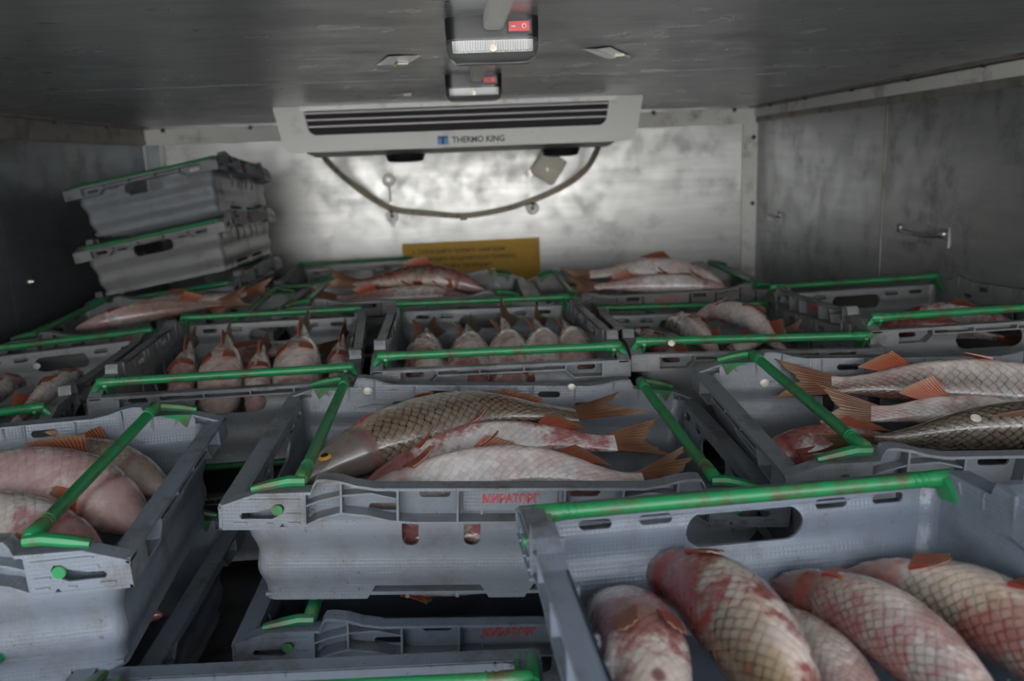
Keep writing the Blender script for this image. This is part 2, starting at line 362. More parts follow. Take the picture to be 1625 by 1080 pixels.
# ------------------------------------------------------------------ evaporator unit
def evaporator():
    e = empty('evaporator_unit', (-.02, 2.31, ZC)); tag(e, 'white ceiling evaporator unit with black louvred grille at the back of the truck', 'cooling unit')
    hw, T, Bm = .482, -.001, -.118
    def F(a, b, d): return (a, d, b)
    # housing front: frame with grille opening
    def rr(x0, x1, z0, z1, rb, rt_):
        pts = []
        for cx, cz, a0, r in ((x1-rt_, z1-rt_, 0, rt_), (x0+rt_, z1-rt_, 90, rt_), (x0+rb, z0+rb, 180, rb), (x1-rb, z0+rb, 270, rb)):
            for q in range(6):
                an = radians(a0+q*18); pts.append((cx+r*cos(an), cz+r*sin(an)))
        return pts
    me = fill2d(rr(-hw, hw, Bm, T, .022, .006), [rr(-.405, .393, -.075, -.014, .018, .002)], .02)
    for v in me.vertices: x, z, d = v.co; v.co = (x*(1-.050*z/Bm), d+.01+.012*max(0, (z-Bm)/-Bm-.8), z)
    me.materials.clear(); me.materials.append(M['white_plastic']); link('front_cover', me, e)
    b = MB()  # sloping underside and sides
    prof = [(0.030, Bm), (.16, Bm-.012), (.56, Bm-.006), (.58, T), (.030, T)]
    rings = []
    for x in (-hw+.002, -hw+.05, hw-.05, hw-.002):
        rings.append([(x*(1-.05*z/Bm), y, z+(.035 if abs(x) > hw-.01 and z < -.05 else 0)) for y, z in prof])
    b.loft(rings, True, True); b.build('housing', 'white_plastic', e)
    MB().box((-hw+.07, -.002, -.013), (hw-.07, .004, -.001)).build('top_strip', 'white_metal', e)
    MB().box((-.41, .0185, -.08), (.40, .029, -.01)).build('grille_core', 'dark', e)
    sl = MB().hexa([(-.402, .004, -.0025), (.391, .004, -.0025), (.391, .02, .001), (-.402, .02, .001),
                    (-.402, .004, .0015), (.391, .004, .0015), (.391, .02, .005), (-.402, .02, .005)]).mesh('louvre_slat', 'slat')
    for z in (-.019, -.036, -.053):
        o = link('louvre_slat', sl, e); o.location = (0, 0, z)
    for x in (-.446, .436): MB().disc((x, -.001, -.03), (0, -1, 0), .008, .002, 14).build('screw_cap', 'white_plastic', e, True)
    for x in (-.155, .27): MB().tube([(x, .10, Bm-.012), (x, .10, Bm-.030), (x, .10, Bm-.034)], [.055, .048, .03], 18).build('drain_fan_port', 'black', e, True)
    lt = link('maker_lettering', text_mesh('THERMO KING', .0215, 'ink', .0005, .0005), e)
    lt.rotation_euler = (pi/2, 0, 0); lt.location = (.045, -.001, -.100); lt.scale = (.95, 1, 1)
    q = MB().box((-.062, -.002, -.110), (-.034, 0, -.088)).build('maker_logo', 'blue', e)
    MB().box((-.051, -.003, -.110), (-.045, -.001, -.090)).box((-.060, -.003, -.094), (-.036, -.001, -.090)).build('logo_letter', 'ink', q)
evaporator()
# drain hose slung under the unit
def smooth_path(P, n=8):
    P = [Vector(p) for p in P]; out = []
    for i in range(len(P)-1):
        p0, p1, p2, p3 = P[max(i-1, 0)], P[i], P[i+1], P[min(i+2, len(P)-1)]
        for k in range(n):
            t = k/n
            out.append(.5*((2*p1)+(p2-p0)*t+(2*p0-5*p1+4*p2-p3)*t*t+(3*p1-p0-3*p2+p3)*t**3))
    return out+[P[-1]]
hp = [V(-.475, 2.88, .045), V(-.47, 2.95, .01), V(-.40, 3.06, -.075), V(-.29, 3.11, -.155), V(-.16, 3.115, -.178), V(-.03, 3.118, -.192), V(.10, 3.115, -.178),
      V(.215, 3.11, -.148), V(.33, 3.08, -.10), V(.40, 3.03, -.045), V(.425, 2.95, .01), V(.43, 2.88, .045)]
h = MB().tube(smooth_path(hp), .0102, 10).build('drain_hose', 'hose', None, True)
tag(h, 'beige drain hose sagging in a loop under the cooling unit', 'hose')
MB().tube([V(-.032, 3.118, -.192), V(-.032, 3.118, -.208)], [.010, .012], 10).build('drain_outlet', 'hose', h, True)
def lash(name, x, z, label, teardrop, clip):
    e = empty(name, V(x, YB, z)); tag(e, label, 'bracket')
    r = .024
    if teardrop:
        pl = [(r*cos(radians(a)), r*sin(radians(a))) for a in range(-30, 211, 20)]+[(0, -r*1.7)]
        MB().prism(pl, lambda a, b, d: (a, d, b), -.003, 0).build('plate', 'white_metal', e)
    else: MB().disc((0, 0, 0), (0, -1, 0), r, .004, 22, r*.85).build('plate', 'white_metal', e, True)
    MB().disc((0, -.004, 0), (0, -1, 0), .007, .004, 10).build('bolt', 'steel', e, True)
    if clip:
        MB().tube([(-.0, -.004, .034), (0, -.02, .030), (0, -.031, .016), (0, -.024, .0), (0, -.006, -.004)], .0055, 8, True, .5).build('hose_clip', 'bolt', e, True)
        MB().disc((0, -.001, .040), (0, -1, 0), .010, .005, 12).build('clip_bolt', 'steel', e, True)
lash('wall_disc', -.292, -.056, 'round pale disc bolted to the back wall above the hose', False, False)
lash('hose_bracket', -.288, -.184, 'teardrop hose bracket below the round disc on the back wall', True, True)
lash('hose_bracket', .218, -.176, 'hose bracket on the back wall below the cream box', False, True)
wire = MB().tube([V(-.292, 3.131, -.079), V(-.290, 3.131, -.145)], .0022, 6).build('hanging_wire', 'bolt'); tag(wire, 'short thin wire between the round disc and the hose bracket', 'wire')
jb = empty('junction_box', V(.277, 3.10, -.032)); jb.rotation_euler = (0, radians(33), 0)
tag(jb, 'tilted cream plastic box hanging from the hose below the cooling unit', 'box')
MB().bbox((-.048, -.022, -.050), (.048, .022, .050), .008).build('cover', 'tag', jb, True)
MB().disc((0, -.0215, -.01), (0, -1, 0), .004, .002, 8).build('screw', 'steel', jb)
MB().box((-.05, .006, .03), (-.02, .02, .075)).build('mount_arm', 'black', jb)
MB().disc((-.045, -.006, -.052), (0, -1, 0), .012, .006, 12).build('ring_eyelet', 'steel', jb, True)
# sign
sg = empty('warning_sign', V(-.01, YB-.004, -.35)); sg.rotation_euler = (0, radians(-.4), 0)
tag(sg, 'yellow sign plate with dark lines of text low on the back wall', 'sign')
MB().box((-.25, 0, -.09), (.25, .003, .066)).build('plate', 'yellow', sg)
for i, s in enumerate(('1. Соблюдайте правила санитарии', '2. Проводите предрейсовую проверку', '3. Скомплектуйте Негабарит!')):
    o = link('text_line', text_mesh(s, .0235, 'text', .0003, .0002, 'LEFT'), sg); o.rotation_euler = (pi/2, 0, 0); o.location = (-.215, -.0005, .034-.028*i); o.scale = (.86, 1, 1)
# ------------------------------------------------------------------ ceiling lamps, trunking, tape
def lamp(x, y, label):
    e = empty('ceiling_lamp', (x, y, ZC)); tag(e, label, 'lamp', 'ceiling lamps')
    w, d = .052, .035
    def ringz(z, k, r=.016):
        pts = []
        for cx, cy, a0 in ((w-r, d-r, 0), (-w+r, d-r, 90), (-w+r, -d+r, 180), (w-r, -d+r, 270)):
            for q in range(5):
                an = radians(a0+q*22.5); pts.append(((cx+r*cos(an))*k, (cy+r*sin(an))*k, z))
        return pts
    MB().loft([ringz(0, 1), ringz(-.012, 1), ringz(-.023, .985), ringz(-.024, .90)], True, True).build('housing', 'black', e, True)
    MB().loft([ringz(-.0225, 1.0), ringz(-.034, .985), ringz(-.042, .93), ringz(-.0455, .82)], True, True).build('lens', 'lens', e, True)
    rf = MB()
    for k in range(30):
        xx = -.040+k*.08/29; rf.box((xx-.0008, -d+.003, -.036), (xx+.0008, -d+.010, -.025))
    rf.box((-.044, -d+.008, -.037), (.044, d-.006, -.0245)); rf.build('reflector', 'reflector', e)
    MB().disc((.0, -d+.001, -.034), (0, -1, 0), .004, .003, 10).build('lens_screw', 'steel', e, True)
    s = MB().hexa([(.018, -d-.001, -.017), (.041, -d-.001, -.017), (.041, -d+.004, -.017), (.018, -d+.004, -.017),
                   (.018, -d-.003, -.007), (.041, -d-.003, -.007), (.041, -d+.004, -.007), (.018, -d+.004, -.007)]).build('rocker_switch', 'red', e)
    MB().box((.0155, -d-.0004, -.0195), (.0435, -d+.004, -.0045)).build('switch_bezel', 'black', e)
    mk = MB().box((.021, -d-.0035, -.0128), (.0255, -d-.001, -.0116))
    mk.tube([(.035+.0022*cos(a*pi/6), -d-.0028, -.012+.0022*sin(a*pi/6)) for a in range(13)], .0005, 5)
    mk.build('switch_mark', 'white', s)
lamp(.031, 1.025, 'nearer ceiling lamp with black body, clear lens and red switch')
lamp(.013, 1.655, 'farther ceiling lamp close in front of the cooling unit')
def trunk(x0, y0, x1, y1, label):
    p = Vector((x0, y0)); q = Vector((x1, y1)); n = (q-p).normalized(); s = Vector((-n.y, n.x))*.0105
    z0, z1 = ZC-.014, ZC-.0005
    o = MB().hexa([(p.x-s.x, p.y-s.y, z0), (p.x+s.x, p.y+s.y, z0), (q.x+s.x, q.y+s.y, z0), (q.x-s.x, q.y-s.y, z0),
                   (p.x-s.x, p.y-s.y, z1), (p.x+s.x, p.y+s.y, z1), (q.x+s.x, q.y+s.y, z1), (q.x-s.x, q.y-s.y, z1)]).build('cable_trunking', 'white_plastic')
    MB().hexa([(p.x-s.x*.8, p.y-s.y*.8, z0-.0015), (p.x+s.x*.8, p.y+s.y*.8, z0-.0015), (q.x+s.x*.8, q.y+s.y*.8, z0-.0015), (q.x-s.x*.8, q.y-s.y*.8, z0-.0015),
               (p.x-s.x*.8, p.y-s.y*.8, z0), (p.x+s.x*.8, p.y+s.y*.8, z0), (q.x+s.x*.8, q.y+s.y*.8, z0), (q.x-s.x*.8, q.y-s.y*.8, z0)]).build('lid', 'white_plastic', o)
    tag(o, label, 'cable trunking', 'cable trunking on the ceiling')
trunk(.046, .45, .032, .988, 'white cable trunking leading to the nearer ceiling lamp')
trunk(.031, 1.061, .018, 1.618, 'white cable trunking between the two ceiling lamps')
def tape(x, y, w, d, rz, label):
    rnd = random.Random(int(x*1000)); v = []
    for j in range(2):
        for i in range(5): v.append((-w/2+w*i/4, (-d/2 if j == 0 else d/2)+rnd.uniform(-.002, .002), -.0006-.0015*rnd.random()))
    m_ = MB(); m_.loft([v[:5], v[5:]], False); n = len(m_.v)
    m_.add([(a, b_, 0) for a, b_, c in v], [(i, i+1, i+6, i+5) for i in range(4)]+[])
    o = m_.build('tape_strip', 'tape'); o.location = (x, y, ZC-.0003); o.rotation_euler = (0, 0, rz)
    cr = MB().box((w*.1, d*.2, -.004), (w*.45, d*.5, -.0015)).build('folded_corner', 'tag', o); tag(o, label, 'tape', 'tape on the ceiling')
tape(-.103, 1.372, .046, .12, .25, 'short silver tape strip on the ceiling left of the lamps')
tape(.218, 1.365, .042, .14, -.40, 'slanted silver tape strip on the ceiling right of the lamps')
tape(-.149, 2.03, .05, .06, 0, 'small crumpled tape scrap on the ceiling near the cooling unit')
# ------------------------------------------------------------------ lashing plates on the right wall
def lashing(y, z, ln, label):
    e = empty('lashing_plate', V(XR, y, z)); tag(e, label, 'lashing plate', 'lashing plates')
    MB().box((-.003, -ln/2, -.022), (0, ln/2, .022)).build('plate', 'right', e)
    MB().tube([(-.003, -ln*.38, .004), (-.009, -ln*.3, -.001), (-.010, 0, -.003), (-.009, ln*.3, -.001), (-.003, ln*.38, .004)], .004, 8).build('loop', 'steel', e, True)
    for k in (-1, 1): MB().tube([(-.002, k*ln*.40, .006), (-.008, k*ln*.40, .006), (-.012, k*ln*.40, .006)], [.011, .010, .005], 12).build('bolt', 'steel', e, True)
lashing(1.948, -.203, .24, 'steel lashing plate with two bolts on the right wall, nearer one')
lashing(2.925, -.222, .14, 'small lashing plate on the right wall next to the back corner')
sb = MB().tube([(XL, 2.23, H0-.26), (XL+.006, 2.23, H0-.26), (XL+.012, 2.23, H0-.26)], [.008, .007, .003], 12).build('wall_bolt', 'steel', None, True); tag(sb, 'single shiny bolt head on the dark left wall', 'bolt')

# ------------------------------------------------------------------ crates
CH = .145
def taper(z):
    k = 1-z/CH
    return .019*k + .0022*sin(z/CH*6*pi)*(1 if z < .100 else max(0, (.115-z)/.015))
TOP = [(0, 0), (.140, 0), (.160, .003), (.176, .008), (.190, .010), (.200, .0095), (.204, .003), (.206, -.004), (.262, -.006), (.284, -.014)]
def bis(me, levels):
    bm = bmesh.new(); bm.from_mesh(me); bmesh.ops.remove_doubles(bm, verts=bm.verts, dist=1e-6)
    for z in levels:
        bmesh.ops.bisect_plane(bm, geom=bm.verts[:]+bm.edges[:]+bm.faces[:], plane_co=(0, z, 0), plane_no=(0, 1, 0))
    vs = [tuple(v.co) for v in bm.verts]; fs = [tuple(v.index for v in f.verts) for f in (bm.verts.index_update(), bm.faces)[1]]
    bm.free(); return vs, fs
LV = [i*CH/24 for i in range(1, 24)]
def crate_meshes():
    W = MB(); R = .016; hx, hy = .284, .184
    # long walls
    top = [(x, CH+z) for x, z in TOP[:-1]]+[(hx-R, CH-.012)]
    bot = [(hx-R, .0), (.160, 0), (.150, .016), (.030, .016), (.020, 0)]
    half = top+bot
    out = half+[(-x, z) for x, z in reversed(half) if abs(x) > 1e-6]
    hol = []
    for s in (-1, 1):
        hol += [oblong(s*.040, .087, .018, .040), oblong(s*.107, .087, .018, .040), oblong(s*.080, CH-.013, .033, .009), oblong(s*.134, CH-.029, .033, .009)]
    vs, fs = bis(fill2d(out, hol, .003), LV)
    for s in (-1, 1):
        W.add([(x*(1-taper(z)/hx*1.0*(abs(x)/hx)), s*(hy-.0015+t-taper(z)), z) for x, z, t in vs], fs)
    # short walls
    ZS = CH-.019
    out = [(-hy+R, 0), (hy-R, 0), (hy-R, ZS), (-hy+R, ZS)]
    hol = [oblong(0, ZS-.027, .108, .031, 7)]+[oblong(s*q, ZS-.0125, .030, .0085) for s in (-1, 1) for q in (.081, .136)]
    vs2, fs2 = bis(fill2d(out, hol, .003), LV)
    for s in (-1, 1):
        W.add([(s*(hx-.0015+t-taper(z)), y*(1-taper(z)/hy*(abs(y)/hy)), z) for y, z, t in vs2], fs2)
    # rounded corners
    zl = [0]+LV[:-4]+[ZS]
    for sx in (-1, 1):
        for sy in (-1, 1):
            rin, rout = [], []
            for z in zl:
                kx = (hx-R)*(1-taper(z)/hx*((hx-R)/hx)); ky = (hy-R)*(1-taper(z)/hy*((hy-R)/hy))
                ex, ey = hx-taper(z)-kx, hy-taper(z)-ky
                rout.append([(sx*(kx+ex*cos(a*pi/8)), sy*(ky+ey*sin(a*pi/8)), z) for a in range(5)])
                rin.append([(sx*(kx+(ex-.003)*cos(a*pi/8)), sy*(ky+(ey-.003)*sin(a*pi/8)), z) for a in range(5)])
            W.loft(rout, False); W.loft(rin, False)
    # base with ribs
    bx, by = hx-.020, hy-.020
    W.box((-bx, -by, .004), (bx, by, .008))
    for k in range(-4, 5): W.box((k*.055-.002, -by, 0), (k*.055+.002, by, .004))
    walls = W.mesh('crate_body', 'plastic', True)
    # ribbed rim
    B = MB(); Rm = B
    for s in (-1, 1):
        fn = lambda a, b_, d: (a, s*d, b_)
        tp = [(-x, CH+z) for x, z in reversed(TOP[1:])]+[(x, CH+z) for x, z in TOP]+[(.300, CH-.020)]
        tp = [(-.300, CH-.020)]+tp
        B.strip(tp, .003, fn, .181, .200)
        for m_ in (-1, 1):
            lo = [(m_*x, CH+z) for x, z in ((0, -.038), (.1, -.038), (.125, -.036), (.150, -.030), (.176, -.027), (.198, -.033), (.213, -.041))]
            md = [(m_*x, CH+z) for x, z in ((.120, -.012), (.145, -.006), (.176, -.0085), (.198, -.014), (.213, -.020))]
            if m_ < 0: lo.reverse(); md.reverse()
            B.strip(lo, .0025, fn, .176, .199); B.strip(md, .002, fn, .18, .1975)
            for x, a, b_ in ((.056, -.039, -.001), (.118, -.037, -.002), (.176, -.028, .007), (.213, -.044, -.005)):
                B.prism([(m_*x-.0012, CH+a), (m_*x+.0012, CH+a), (m_*x+.0012, CH+b_), (m_*x-.0012, CH+b_)], fn, .178, .1985)
            # corner block with keyhole
            ol = [(m_*.213, CH-.044), (m_*.232, CH-.044), (m_*.236, CH-.039), (m_*.240, CH-.044), (m_*.299, CH-.044), (m_*.299, CH-.021), (m_*.282, CH-.014), (m_*.262, CH-.008), (m_*.213, CH-.007)]
            kh = [(m_*x, CH+z) for x, z in ((.233, -.022), (.236, -.0175), (.242, -.0175), (.247, -.022), (.262, -.0265), (.276, -.027), (.279, -.0305), (.277, -.034), (.246, -.034), (.236, -.028))]
            me = fill2d(ol, [kh], .003)
            B.add([(v.co.x, s*(.1975+v.co.z), v.co.y) for v in me.vertices], [tuple(p.vertices) for p in me.polygons]); bpy.data.meshes.remove(me)
            for x0, x1, z in ((.218, .270, -.0125), (.218, .232, -.028), (.218, .230, -.038), (.245, .252, -.039), (.272, .285, -.038)):
                B.box((m_*x0, s*.1985, CH+z-.001), (m_*x1, s*.2008, CH+z+.001))
            B.box((m_*.213, s*.178, CH-.0455), (m_*.299, s*.2, CH-.0425))
            B.box((m_*.2965, s*.155, CH-.0455), (m_*.2995, s*.2, CH-.020))
            # moulded hook on the inner face and centre ribs
            hk = [(m_*x, s*.1805, CH+z) for x, z in ((.246, -.009), (.238, -.022), (.228, -.037), (.218, -.041), (.209, -.036), (.208, -.026), (.213, -.012))]
            B.tube(smooth_path(hk, 3), .0022, 6)
            for x in (.030, .052): B.box((m_*x-.0014, s*.181, CH-.042), (m_*x+.0014, s*.1785, CH-.002))
    ZS = CH-.019
    for s in (-1, 1):
        fn = lambda a, b_, d: (s*d, a, b_)
        B.box((s*.281, -.197, ZS-.0035), (s*.3, .197, ZS+.0005))
        for m_ in (-1, 1):
            lo = [(0, ZS-.010), (m_*.098, ZS-.010), (m_*.112, ZS-.023), (m_*.195, ZS-.023)]
            if m_ < 0: lo.reverse()
            B.strip(lo, .0025, fn, .277, .2985)
            for y, dz in ((.034, .010), (.099, .011), (.158, .023), (.193, .023)):
                B.prism([(m_*y-.0012, ZS-dz), (m_*y+.0012, ZS-dz), (m_*y+.0012, ZS), (m_*y-.0012, ZS)], fn, .278, .298)
            for k in range(3): B.box((s*.288, m_*.160, ZS-.006-.006*k), (s*.2985, m_*.193, ZS-.0075-.006*k))
    rim = B.mesh('rim', 'plastic_rim')
    # the two bale bars
    def bar(mode, side):
        b = MB(); z = CH
        if mode == 'in':
            x, zr = side*.217, z+.0055
            b.tube([(x, -.190, zr), (x, -.186, zr+.0005)]+[(x, y, zr) for y in (-.165, -.16, 0, .16, .165)]+[(x, .186, zr+.0005), (x, .190, zr)], [.006, .0080, .0078, .0067, .0067, .0067, .0078, .0080, .006], 10)
            for s in (-1, 1):
                b.tube([(x-side*.004, s*.190, zr-.001), (x+side*.012, s*.191, zr-.0005), (x+side*.032, s*.192, z+.001), (x+side*.050, s*.192, z-.0035)], [.0068, .0070, .0066, .0045], 8, True, .8)
                b.prism([(x+side*.004, z-.002), (x+side*.046, z-.005), (x+side*.038, z-.022), (x+side*.028, z-.010)], lambda a, c, d: (a, s*d, c), .1755, .180)
                for k in range(4): b.tube([(x, s*(.150+.006*k), zr+.0004), (x, s*(.152+.006*k), zr+.0004)], .0074, 10)
                b.disc((side*.2405, s*.194, z-.0235), (0, s, 0), .0058, .0075, 14)
        else:
            x, zr = (side*.278, z-.0005) if mode == 'out' else (side*.268, z-.0135)
            b.tube([(x, -.190, zr), (x, -.186, zr)]+[(x, y, zr) for y in (-.168, -.16, 0, .16, .168)]+[(x, .186, zr), (x, .190, zr)], [.006, .0082, .0080, .0067, .0067, .0067, .0080, .0082, .006], 10)
            for s in (-1, 1):
                b.prism([(x+side*.006, zr+.004), (x+side*.008, zr-.006), (side*.262, z-.030), (side*.240, z-.026), (side*.258, z-.010), (x-side*.006, zr+.002)], lambda a, c, d: (a, s*d, c), .1745, .1795)
                for k in range(4): b.tube([(x, s*(.150+.006*k), zr+.0004), (x, s*(.152+.006*k), zr+.0004)], .0074, 10)
                b.disc((side*.2405, s*.194, z-.0235), (0, s, 0), .0058, .0075, 14)
                b.tube([(x, s*.186, zr), (x+side*.002, s*.193, zr-.012), (x-side*.006, s*.1935, zr-.024)], [.006, .005, .004], 8)
        return b.mesh('bale_bar', 'green', True)
    bars = {(m_, s): bar(m_, s) for m_ in ('in', 'out', 'low') for s in (-1, 1)}
    logo = text_mesh('МИРАТОРГ', .0135, 'red_print', .0005, .0003)
    plate = MB().box((-.050, -.0008, -.0125), (.050, 0, .0125)).mesh('logo_plate', 'plastic')
    return walls, rim, bars, logo, plate
CM = crate_meshes()
def crate(x, y, zrod, yaw, pit=0, rol=0, mode='in', label='', tone=.5, base=None):
    """zrod: height of the bars relative to the camera; yaw 0 = long side faces the camera"""
    R = (Euler((radians(pit), 0, 0)).to_matrix() @ Euler((0, radians(rol), 0)).to_matrix() @ Euler((0, 0, radians(yaw))).to_matrix())
    up = R @ Vector((0, 0, 1)); c = Vector((x, y, zrod+H0)) - up*{'in': .1505, 'out': .1445, 'low': .1315}[mode]
    if base is not None: c = Vector((x, y, base))
    e = empty('fish_crate'); e.matrix_world = Matrix.Translation(c) @ R.to_4x4()
    tag(e, label, 'crate', 'grey plastic fish crates')
    body = link('body', CM[0], e); rim = link('rim', CM[1], e)
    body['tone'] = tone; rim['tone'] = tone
    for s in (-1, 1): link('bale_bar', CM[2][(mode, s)], e)
    for s in (-1, 1):
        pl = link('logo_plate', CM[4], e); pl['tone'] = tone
        pl.location = (0, s*.1835, CH-.019); pl.rotation_euler = (0, 0, 0 if s < 0 else pi)
        for z in (0,):
            o = link('logo_lettering', CM[3], pl); o.rotation_euler = (pi/2, 0, 0); o.location = (0, -.0012, 0); o.scale = (.80, 1, 1)
    return e
T_ = 'grey fish crate with green bars, '
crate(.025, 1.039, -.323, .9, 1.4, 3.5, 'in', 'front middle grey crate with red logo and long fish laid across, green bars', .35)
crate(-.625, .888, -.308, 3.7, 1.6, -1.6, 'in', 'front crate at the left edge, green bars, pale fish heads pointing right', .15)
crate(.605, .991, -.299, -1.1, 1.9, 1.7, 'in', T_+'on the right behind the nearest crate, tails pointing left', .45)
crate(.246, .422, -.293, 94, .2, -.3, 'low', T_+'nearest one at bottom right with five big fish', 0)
crate(.024, 1.576, -.295, 92, -1, .5, 'out', T_+'second row centre, five fish with tails up', .55)
crate(-.412, 1.570, -.306, 95.6, 0, .4, 'out', T_+'second row left of centre, fish packed belly up', .55)
crate(.450, 1.60, -.315, 88, -4.2, .9, 'out', T_+'second row right of centre, holding pale fish lying sideways', .7)
crate(.838, 1.60, -.282, 87, -3.4, -1.6, 'out', T_+'against the right wall in the second row', .75)
crate(-.845, 1.50, -.336, 94.3, 1.0, -3.5, 'out', T_+'against the left wall behind the front left crate', .7)
crate(-.742, 2.062, -.321, -1.2, 2.6, -.9, 'in', T_+'back row left, in front of the leaning stack', .75)
crate(-.166, 2.136, -.297, .3, .2, -.1, 'in', T_+'back row centre, holding a dark scaled fish', .8)
crate(.441, 2.158, -.308, 1.7, 1.4, -.6, 'in', T_+'back row right, holding pale white fish near the corner', .9)
crate(-.385, 2.665, -.321, 94, 0, -.4, 'out', 'empty dark crate behind the back row beside the yellow sign', .8)
# leaning stack at the back left: bar end nearest the camera at y = 2.27
crate(-.842, 2.585, -.315, 90, .5, -6.5, 'low', 'bottom crate of the leaning stack at the back left', .6)
crate(-.848, 2.585, -.165, 90, -1.0, -9.8, 'low', 'middle crate of the leaning stack at the back left', .8)
crate(-.850, 2.585, -.023, 90, -4.5, -10.0, 'low', 'empty top crate of the leaning stack at the back left', .4)
# lower layer
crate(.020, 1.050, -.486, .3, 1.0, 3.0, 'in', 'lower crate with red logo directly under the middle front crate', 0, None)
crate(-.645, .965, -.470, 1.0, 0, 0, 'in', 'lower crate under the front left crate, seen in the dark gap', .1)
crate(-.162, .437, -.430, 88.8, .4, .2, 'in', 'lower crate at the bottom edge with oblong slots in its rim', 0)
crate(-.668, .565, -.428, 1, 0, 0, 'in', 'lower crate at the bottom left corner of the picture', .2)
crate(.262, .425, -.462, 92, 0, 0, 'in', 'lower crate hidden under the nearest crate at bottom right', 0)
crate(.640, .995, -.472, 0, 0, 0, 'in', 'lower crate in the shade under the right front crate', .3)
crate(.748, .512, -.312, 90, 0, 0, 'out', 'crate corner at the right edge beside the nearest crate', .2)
for x, y, a, n in ((.02, 1.59, 91, 'second row centre crate'), (-.41, 1.60, 93, 'second row crate left of centre'), (.425, 1.62, 90, 'second row crate right of centre'), (.828, 1.62, 90, 'right wall crate'), (-.86, 1.50, 92, 'left wall crate')):
    crate(x, y, -.482 if x > -.5 else -.497, a, 0, 0, 'in', 'lower crate in the dark under the '+n, .5)
for x, y, a, n in ((-.742, 2.05, 0, 'back row left crate'), (-.13, 2.14, 0, 'back row centre crate'), (.475, 2.16, 0, 'back row right crate')):
    crate(x, y, -.486, a, 0, 0, 'in', 'lower crate in the dark under the '+n, .5)
crate(-.40, 2.67, -.484, 92, 0, 0, 'in', 'lower crate in the dark under the empty crate', .5)
crate(-.832, 2.60, -.482, 90, 0, 0, 'in', 'lower crate in the dark under the leaning stack', .5)
crate(.760, .50, -.474, 90, 0, 0, 'in', 'lower crate in the shade under the right edge crate', .2)

# ------------------------------------------------------------------ fish
def catmull(P, n):
    seg = len(P)-1; out = []
    for i in range(n+1):
        s = i/n*seg; k = min(int(s), seg-1); t = s-k
        p0, p1, p2, p3 = P[max(k-1, 0)], P[k], P[k+1], P[min(k+2, seg)]
        out.append(.5*((2*p1)+(p2-p0)*t+(2*p0-5*p1+4*p2-p3)*t*t+(3*p1-p0-3*p2+p3)*t**3))
    return out
PROF = [(0, .010, .012), (.015, .024, .024), (.05, .042, .036), (.10, .062, .050), (.15, .078, .059), (.195, .090, .066), (.21, .0905, .064), (.225, .092, .064), (.28, .104, .070), (.36, .116, .074),
        (.45, .120, .074), (.55, .114, .069), (.65, .098, .058), (.75, .076, .043), (.85, .052, .028), (.92, .042, .020), (.97, .043, .014), (1.0, .046, .008)]
def prof(t):
    for (a, h0, w0), (b, h1, w1) in zip(PROF[:-1], PROF[1:]):
        if t <= b:
            k = (t-a)/(b-a); return h0+(h1-h0)*k, w0+(w1-w0)*k
    return PROF[-1][1:]
FID = [0]
